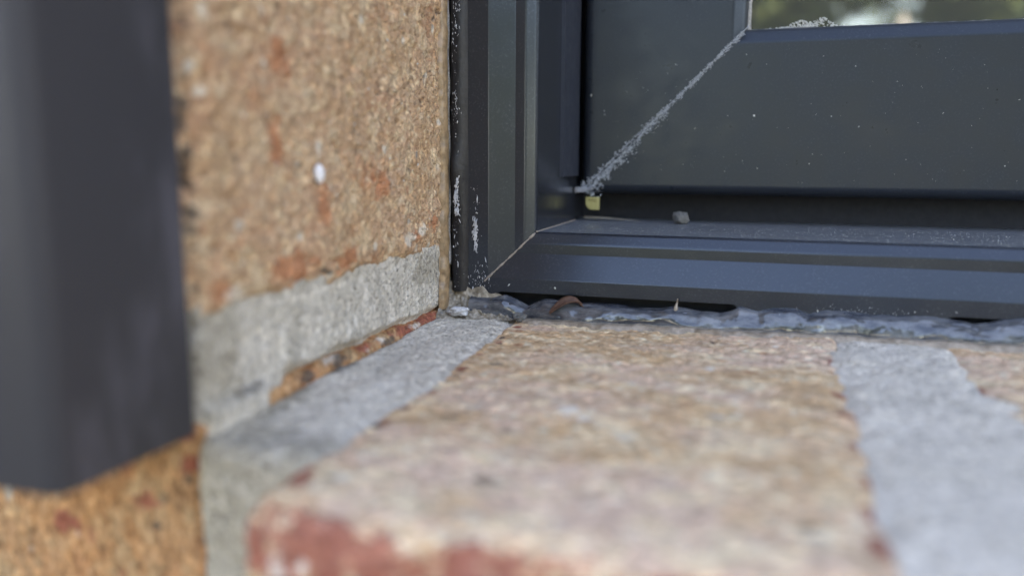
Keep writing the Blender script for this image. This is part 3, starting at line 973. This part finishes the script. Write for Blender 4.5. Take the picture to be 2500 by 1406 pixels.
uc = np.arange(-70.6, -50.0, 0.16)
nvc = 60
tc_ = np.linspace(0, 1, nvc)
one = np.stack([uc, uc * 0, uc * 0], 1)
ztc = np.interp(uc, [-70.6, -68.5, -66, -64, -61.5, -60, -57, -54, -50], [-26.5, -28.6, -28.2, -29.6, -28.8, -30.2, -30.6, -31.6, -33.4]) + 0.55 * fbm(one, 1.8, 3, 52)
ybc = np.interp(uc, [-70.6, -67, -63, -58, -54, -50], [164.8, 165.6, 166.6, 168.0, 168.8, 170.5]) + 0.7 * fbm(one, 2.6, 3, 53)
ac = tc_ * math.pi / 2
Vc = np.zeros((len(uc), nvc, 3))
Vc[:, :, 0] = uc[:, None]
Vc[:, :, 1] = 172.6 + (ybc - 172.6)[:, None] * (1 - np.cos(ac))[None, :] ** 0.8
Vc[:, :, 2] = ztc[:, None] + (sill_z(uc, ybc) - 0.1 - ztc)[:, None] * (np.sin(ac))[None, :] ** 0.9
Vc = Vc.reshape(-1, 3)
env = np.sin(np.pi * np.tile(tc_, len(uc))) ** 0.6
dc = 1.1 * fbm(Vc, 2.6, 4, 54, 0.6) + 0.35 * fbm(Vc, 0.7, 2, 55)
Vc[:, 1] -= 0.9 * dc * env
Vc[:, 2] += 0.7 * dc * env
lumpo = mesh_obj("corner_sealant", Vc, grid_faces(len(uc), nvc, 0, True), M_LUMP)
tag(lumpo, "lumpy dirty brown clear sealant smeared in the corner where frame, brick and sill meet", "sealant")
blob("white_smear", (-65.4, 167.6, -33.9), (2.4, 1.2, 0.9), 0.8, 1.0, M_CRUST, lumpo, 9, 44, 28)
blob("grit", (-51.2, 168.2, -34.4), (1.5, 1.2, 0.9), 0.9, 0.8, M_PEBBLE, lumpo, 11, 36, 22)


# ------------------------------------------------------------------ loose bits
def flakes(name, centres, sizes, mat, normal=(0, -1, 0), parent=None, long=1.6, lift=0.15, kind="stuff", along=None):
    """small irregular chips with thickness; centres mm"""
    V, Fc = [], []
    for c, s in zip(centres, sizes):
        th = random.uniform(0, 2 * math.pi) if along is None else along + random.gauss(0, 0.35)
        k = 5
        n0 = len(V)
        el = random.uniform(1.0, long)
        nrm = Vector(normal).normalized()
        a = nrm.orthogonal().normalized()
        if abs(nrm.y) > 0.9:
            a = Vector((1, 0, 0))
        b2 = nrm.cross(a)
        ax = a * math.cos(th) + b2 * math.sin(th)
        ay = nrm.cross(ax)
        tilt = random.uniform(-0.5, 0.5)
        for i in range(k):
            t = 2 * math.pi * i / k
            rr_ = random.uniform(0.6, 1.1)
            p = Vector(c) + ax * math.cos(t) * s * el * rr_ + ay * math.sin(t) * s / el * rr_ + nrm * (s * tilt * math.cos(t))
            V.append(tuple(p))
        V.append(tuple(Vector(c) + nrm * s * random.uniform(0.3, 0.9)))
        V.append(tuple(Vector(c) - nrm * s * lift))
        for i in range(k):
            Fc.append((n0 + i, n0 + (i + 1) % k, n0 + k))
            Fc.append((n0 + (i + 1) % k, n0 + i, n0 + k + 1))
    return mesh_obj(name, V, Fc, mat, parent, smooth=False, kind=kind)


# fluff in the sash mitre
cs, ss = [], []
A, B = np.array((-47.4, -8.2)), np.array((-8.8, 30.4))
dirv = (B - A) / np.linalg.norm(B - A)
nrmv = np.array((dirv[1], -dirv[0]))
for i in range(1900):
    t = random.random() ** 1.25
    clump = 0.5 + 0.5 * float(np.sin(t * 47) * np.sin(t * 19 + 1) + 0.4 * np.sin(t * 113))
    wid = (1.9 * max(0, 1 - t * 1.55) ** 0.8 + 0.55) * (0.45 + 0.8 * clump)
    if random.random() < 0.70:
        off = abs(random.gauss(0, 0.55)) * wid + 0.16
    else:
        off = -(abs(random.gauss(0, 0.42)) * wid * 0.6 + 0.14)
    if t > 0.55 and random.random() > 0.25 + 0.75 * clump:
        continue
    p = A + (B - A) * t + nrmv * off
    cs.append((p[0], SY - random.uniform(0.02, 0.25), p[1]))
    ss.append(random.uniform(0.07, 0.20) * (1.3 if t < 0.3 else 1.0))
for i in range(160):     # a tuft on the corner cap
    cs.append((random.uniform(-49.4, -45.4), 211.5 + random.uniform(0, 0.6), -8.0 + random.gauss(0, 0.45)))
    ss.append(random.uniform(0.05, 0.16))
fl = flakes("mitre_fluff", cs, ss, M_FLUFF, long=2.2, along=0.8)
tag(fl, "pale grey fluffy dust and cobweb clinging to the diagonal sash mitre", "dust", kind="stuff")
pts = [(A[0] + (B[0] - A[0]) * t, SY - 0.06, A[1] + (B[1] - A[1]) * t) for t in np.linspace(0.36, 1.03, 60)]
rod("cobweb_thread", pts, 0.10, M_FLUFF, fl, 5, 0.5)
pts = [(A[0] + (B[0] - A[0]) * t, SY - 0.01, A[1] + (B[1] - A[1]) * t) for t in np.linspace(0.0, 0.4, 30)]
rod("seam_gap", pts, 0.14, M_VOID, fl, 5, 0.2)

# dust specks on the sash, frame and ledge
cs, ss = [], []
for i in range(120):
    cs.append((random.uniform(-46, 60), SY - 0.03, random.uniform(-6, 26)))
    ss.append(random.choice((0.05, 0.06, 0.07, 0.08, 0.11, 0.16)))
cs += [(-46.0, SY - 0.1, 16.0), (-5.4, SY - 0.05, 10.4), (-42.5, SY - 0.05, 12.0)]
ss += [0.38, 0.34, 0.18]
d1 = flakes("dust_specks", cs, ss, M_SPECK, long=2.0)
tag(d1, "tiny pale dust specks scattered over the dark sash face", "dust", kind="stuff")
cs, ss = [], []
for i in range(2600):
    x = random.uniform(-48, 95)
    y = 178 + 34 * random.random() ** 1.2
    cs.append((x, y, CZ + 0.05))
    ss.append(random.choice((0.05, 0.05, 0.06, 0.07, 0.08, 0.10, 0.13)))
d2 = flakes("ledge_dust", cs, ss, M_SPECK, normal=(0, 0, 1), long=1.7)
tag(d2, "fine gritty dust lying along the frame's bottom ledge", "dust", kind="stuff")
cs, ss = [], []
for i in range(240):
    z = random.uniform(-29, 32)
    w_ = 0.5 + 0.5 * math.sin(z * 0.8)
    if z < -1 or random.random() < 0.25:
        x = random.choice((random.gauss(-67.2, 0.7), random.gauss(-63.3, 0.55)) if z < -6 else (random.gauss(-67.3, 0.4),))
        cs.append((x, 171.1 if x < -65 else 172.75, z))
        ss.append(min(0.5, 0.07 * math.exp(random.gauss(0, 0.7))))
for i in range(90):
    cs.append((-67.0 + random.gauss(0, 0.28), 170.8, random.uniform(-12.5, -4)))
    ss.append(random.uniform(0.14, 0.42))
    cs.append((-63.3 + random.gauss(0, 0.25), 172.75, random.uniform(-20.5, -13.5)))
    ss.append(random.uniform(0.14, 0.38))
for i in range(90):
    cs.append((-67.0 + random.gauss(0, 0.5), 170.9, random.choice((random.uniform(24, 36), random.uniform(8, 14), random.uniform(-2, 38)))))
    ss.append(random.uniform(0.04, 0.22))
for i in range(80):
    cs.append((random.gauss(-62.0, 1.6), 172.8, random.gauss(-27.0, 1.8)))
    ss.append(min(0.5, 0.08 * math.exp(random.gauss(0, 0.7))))
d3 = flakes("crusty_splashes", cs, ss, M_CRUST, long=3.4, along=1.57)
tag(d3, "crusty white splashes down the black gasket and frame edge", "dirt", kind="stuff")
cs, ss = [], []
for i in range(70):
    x = random.gauss(18, 7) if random.random() < 0.75 else random.uniform(-62, -57.5)
    cs.append((x, 172.85, float(lerp_curve(TOP, x)) + abs(random.gauss(0.0, 0.7))))
    ss.append(min(0.4, 0.06 * math.exp(random.gauss(0, 0.6))))
cs += [(-44.6, 172.5, -28.3), (-55.2, 172.5, -28.1)]
ss += [0.3, 0.3]
d4 = flakes("sealant_dust", cs, ss, M_SPECK, long=1.8)
tag(d4, "pale grit stuck along the upper edge of the silicone bead", "dust", kind="stuff")
cs, ss = [], []
for i in range(220):
    x = 6 + random.gauss(0, 3.4)
    hgt = 2.1 * math.exp(-((x - 9.5) / 2.3) ** 2) + 1.6 * math.exp(-((x - 4.3) / 2.8) ** 2)
    cs.append((x, 217.7, 31.4 + random.random() * hgt))
    ss.append(random.uniform(0.10, 0.34))
d5 = flakes("glass_residue", cs, ss, M_SPECK, long=2.0, along=-0.8)
tag(d5, "chalky white residue on the lower edge of the glass", "dirt", kind="stuff")
cs, ss = [], []
for i in range(70):
    cs.append((-69.6, random.uniform(95, 166), random.uniform(-17, 34)))
    ss.append(random.choice((0.12, 0.16, 0.2, 0.26)))
d6 = flakes("mineral_grains", cs, ss, M_SPECK, normal=(1, 0, 0), long=1.4)
tag(d6, "small whitish mineral grains on the jamb brick face", "grit", kind="stuff")

# white cocoon on the jamb brick
coc = blob("cocoon", (-69.3, 116.8, -2.7), (0.8, 1.05, 1.55), 0.12, 1.0, M_COCOON, None, 4, 26, 18)
tag(coc, "small white oval cocoon stuck on the jamb brick", "cocoon")

# pebble on the ledge
peb = blob("pebble", (-21.9, 210.5, CZ + 1.55), (2.1, 1.5, 1.75), 0.6, 1.3, M_PEBBLE, None, 27, 40, 28)
tag(peb, "small grey pebble lying on the frame ledge under the sash", "pebble")

# yellow packer hanging under the sash corner
packer = empty("packer")
tag(packer, "small yellow plastic packer block wedged under the sash corner", "packer")
x0, x1, z0, z1, ya, yb_ = -46.7, -43.2, -13.4, -10.1, 211.6, 212.9
out = [(x0, z1), (x0, z0 + 1.5), (x0 + 0.35, z0 + 0.7), (x0 + 1.0, z0 + 0.12), (x0 + 1.7, z0), (x1 - 0.1, z0), (x1, z0 + 0.1), (x1, z1 - 0.1), (x1 - 0.1, z1)]
n = len(out)
V = [(x, ya + 0.12, z) for x, z in out] + [(x, yb_, z) for x, z in out]
cxm, czm = (x0 + x1) / 2, (z0 + z1) / 2
V += [(cxm + (x - cxm) * 0.94, ya, czm + (z - czm) * 0.94) for x, z in out]
Fc = [tuple(range(2 * n, 3 * n))] + [(2 * n + i, i, (i + 1) % n, 2 * n + (i + 1) % n) for i in range(n)] + [(i, n + i, n + (i + 1) % n, (i + 1) % n) for i in range(n)]
mesh_obj("block", V, Fc, M_PACKER, packer, smooth=False)
tcu = bpy.data.curves.new("print", 'FONT')
tcu.body = "PXEL"
tcu.size = 0.00105
tcu.align_x = 'CENTER'
tcu.extrude = 0.00001
tcu.materials.append(M_INK)
tmp = bpy.data.objects.new("print_text", tcu)
COL.objects.link(tmp)
bpy.context.view_layer.update()
pme = bpy.data.meshes.new_from_object(tmp.evaluated_get(bpy.context.evaluated_depsgraph_get()))
bpy.data.objects.remove(tmp)
to = bpy.data.objects.new("print", pme)
COL.objects.link(to)
to.parent = packer
to.location = ((x0 + x1) / 2000 + 0.0001, (ya - 0.03) / 1000, (z1 - 1.15) / 1000 + EYE)
to.rotation_euler = (math.pi / 2, 0, 0)

# curled dead leaf in the drain slot
nu, nv = 26, 9
V = []
for i in range(nu):
    t = i / (nu - 1)
    cx_ = -44.6 + 7.8 * t
    cz_ = -33.0 + 2.4 * math.sin(min(1, t * 1.25) * math.pi * 0.62) - 1.6 * max(0, t - 0.72) / 0.28
    cy_ = 168.0 + 3.2 * t
    wdt = 1.9 * math.sin(math.pi * (0.10 + 0.86 * (1 - t))) ** 0.8 * (1 - 0.55 * t)
    for k in range(nv):
        s = k / (nv - 1) * 2 - 1
        V.append((cx_ - 0.4 * wdt * s, cy_ + 0.9 * wdt * s, cz_ + 0.55 * wdt * abs(s) ** 1.6 + 0.3 * wdt * s + 0.08 * math.sin(9 * t + 4 * s)))
Vn = np.array(V)
Q = grid_faces(nu, nv)
leaf = mesh_obj("dry_leaf", Vn, Q, M_LEAF)
sol = leaf.modifiers.new("thickness", 'SOLIDIFY')
sol.thickness = 0.00015
tag(leaf, "curled brown dry leaf scrap caught in the weep slot", "leaf")

# straw on the ledge
V = []
for i, t in enumerate(np.linspace(0, 1, 14)):
    x, y = -48.0 + 15.5 * t, 216.5 - 3.6 * t
    h_ = 0.5 * (1 - t) + 0.08
    w_ = 0.32 * (1 - t) + 0.06
    z = CZ + 0.35 + 0.15 * math.sin(t * 4)
    V += [(x, y - w_, z), (x, y + w_, z), (x, y + w_, z + h_), (x, y - w_, z + h_)]
Fc = [(4 * i + k, 4 * i + 4 + k, 4 * i + 4 + (k + 1) % 4, 4 * i + (k + 1) % 4) for i in range(13) for k in range(4)] + [(0, 1, 2, 3), (55, 54, 53, 52)]
st = mesh_obj("straw", V, Fc, M_STRAW, smooth=False)
tag(st, "thin pale straw splinter lying on the ledge beside the packer", "straw")

# ------------------------------------------------------------------ garden trees mirrored in glass and paint
lm = NB("tree_leaf")
_ln = lm.noise(260, 3, 0.6)
M_TLEAF = lm.set(Base_Color=lm.mix(lm.mapr(_ln, 0.35, 0.65), (0.050, 0.095, 0.030), (0.12, 0.155, 0.05)), Roughness=0.6)
M_BARK = plain_mat("bark", (0.10, 0.075, 0.055), (0.16, 0.12, 0.09), 40, 0.9, 0.2, 5)


def tree(x, y, h, rad, label, seed, nleaf=4200, trunk_r=110):
    rng = np.random.default_rng(seed)
    t = empty("garden_tree")
    tag(t, label, "tree", "trees across the garden")
    pts = [(x * 1000 + 60 * math.sin(k), y * 1000, -1200 + h * 1000 * 0.75 * k / 8) for k in range(9)]
    rod("trunk", pts, lambda q: trunk_r * (1 - 0.75 * q), M_BARK, t, 9, 0.08)
    lobes = [(np.array((x, y, 0.62 * h - EYE)) + rng.normal(0, 1, 3) * np.array((rad * 0.45, rad * 0.4, h * 0.17)), rad * rng.uniform(0.28, 0.5)) for _ in range(13)]
    V, Fc = [], []
    for i in range(nleaf):
        c, r_ = lobes[rng.integers(len(lobes))]
        d = rng.normal(0, 1, 3)
        d /= np.linalg.norm(d)
        p = c + d * r_ * rng.uniform(0.35, 1.0)
        a = rng.normal(0, 1, 3)
        a /= np.linalg.norm(a)
        b = np.cross(a, rng.normal(0, 1, 3))
        b /= np.linalg.norm(b)
        s = rng.uniform(0.05, 0.11)
        n0 = len(V)
        V += [tuple((p + a * s) * 1000), tuple((p + b * s * 0.5) * 1000), tuple((p - a * s) * 1000), tuple((p - b * s * 0.5) * 1000)]
        Fc.append((n0, n0 + 1, n0 + 2, n0 + 3))
    mesh_obj("crown", V, np.array(Fc), M_TLEAF, t, smooth=False)


spots = [(-5.2, -8.4, 2.6, 1.5, 110), (-2.6, -9.2, 2.2, 1.4, 110), (0.1, -8.2, 4.4, 1.25, 110), (1.5, -9.4, 4.8, 1.3, 110), (2.25, -7.2, 5.0, 1.5, 260), (5.4, -9.2, 3.7, 1.6, 110), (-0.6, -12.4, 5.6, 2.2, 130), (2.6, -12.8, 5.9, 2.3, 130), (4.4, -13.6, 5.2, 2.0, 130), (7.8, -8.6, 4.3, 1.8, 120)]  # back row closes sky gaps; lone tree added, medium one raised to block bright sky
names = ["low leafy tree at one end of the garden row, opposite the window", "lowest rounded tree beside the end tree of the garden row", "slender leafy tree in the middle of the garden row",
         "tall leafy tree behind the slender one of the garden row", "leafy tree with the thickest brown trunk in the garden row", "medium leafy tree, made taller to block bright sky, beside the lone bushy one",
         "broad tree standing behind the slender tree of the garden row", "tallest broad tree of the back row in the garden", "broad tree at the end of the back row in the garden", "added lone bushy tree farthest from the post, blocking bright sky from the frame"]
for i, ((x, y, h, r_, tr_), nm) in enumerate(zip(spots, names)):
    tree(x, y, h, r_, nm, 100 + i, trunk_r=tr_)

# closed white parasol standing on the lawn, seen only as a mirrored blur
par = empty("garden_parasol")
tag(par, "white closed garden parasol on the lawn, a pale blurred cone in the glass", "parasol")
rod("pole", [(930, -7000, -1200), (930, -7000, 300)], 25, plain_mat("parasol_pole", (0.3, 0.3, 0.3), (0.35, 0.35, 0.35), 50), par, 10)
cn = [(930, -7000, -500 + 1650 * t) for t in np.linspace(0, 1, 14)]
rod("canopy", cn, lambda t: 60 + 190 * (1 - t) ** 0.8 * (1 if t > 0.08 else 0.9) if t < 1 else 8, plain_mat("parasol_cloth", (0.7, 0.68, 0.64), (0.76, 0.74, 0.70), 80), par, 16, 0.10)
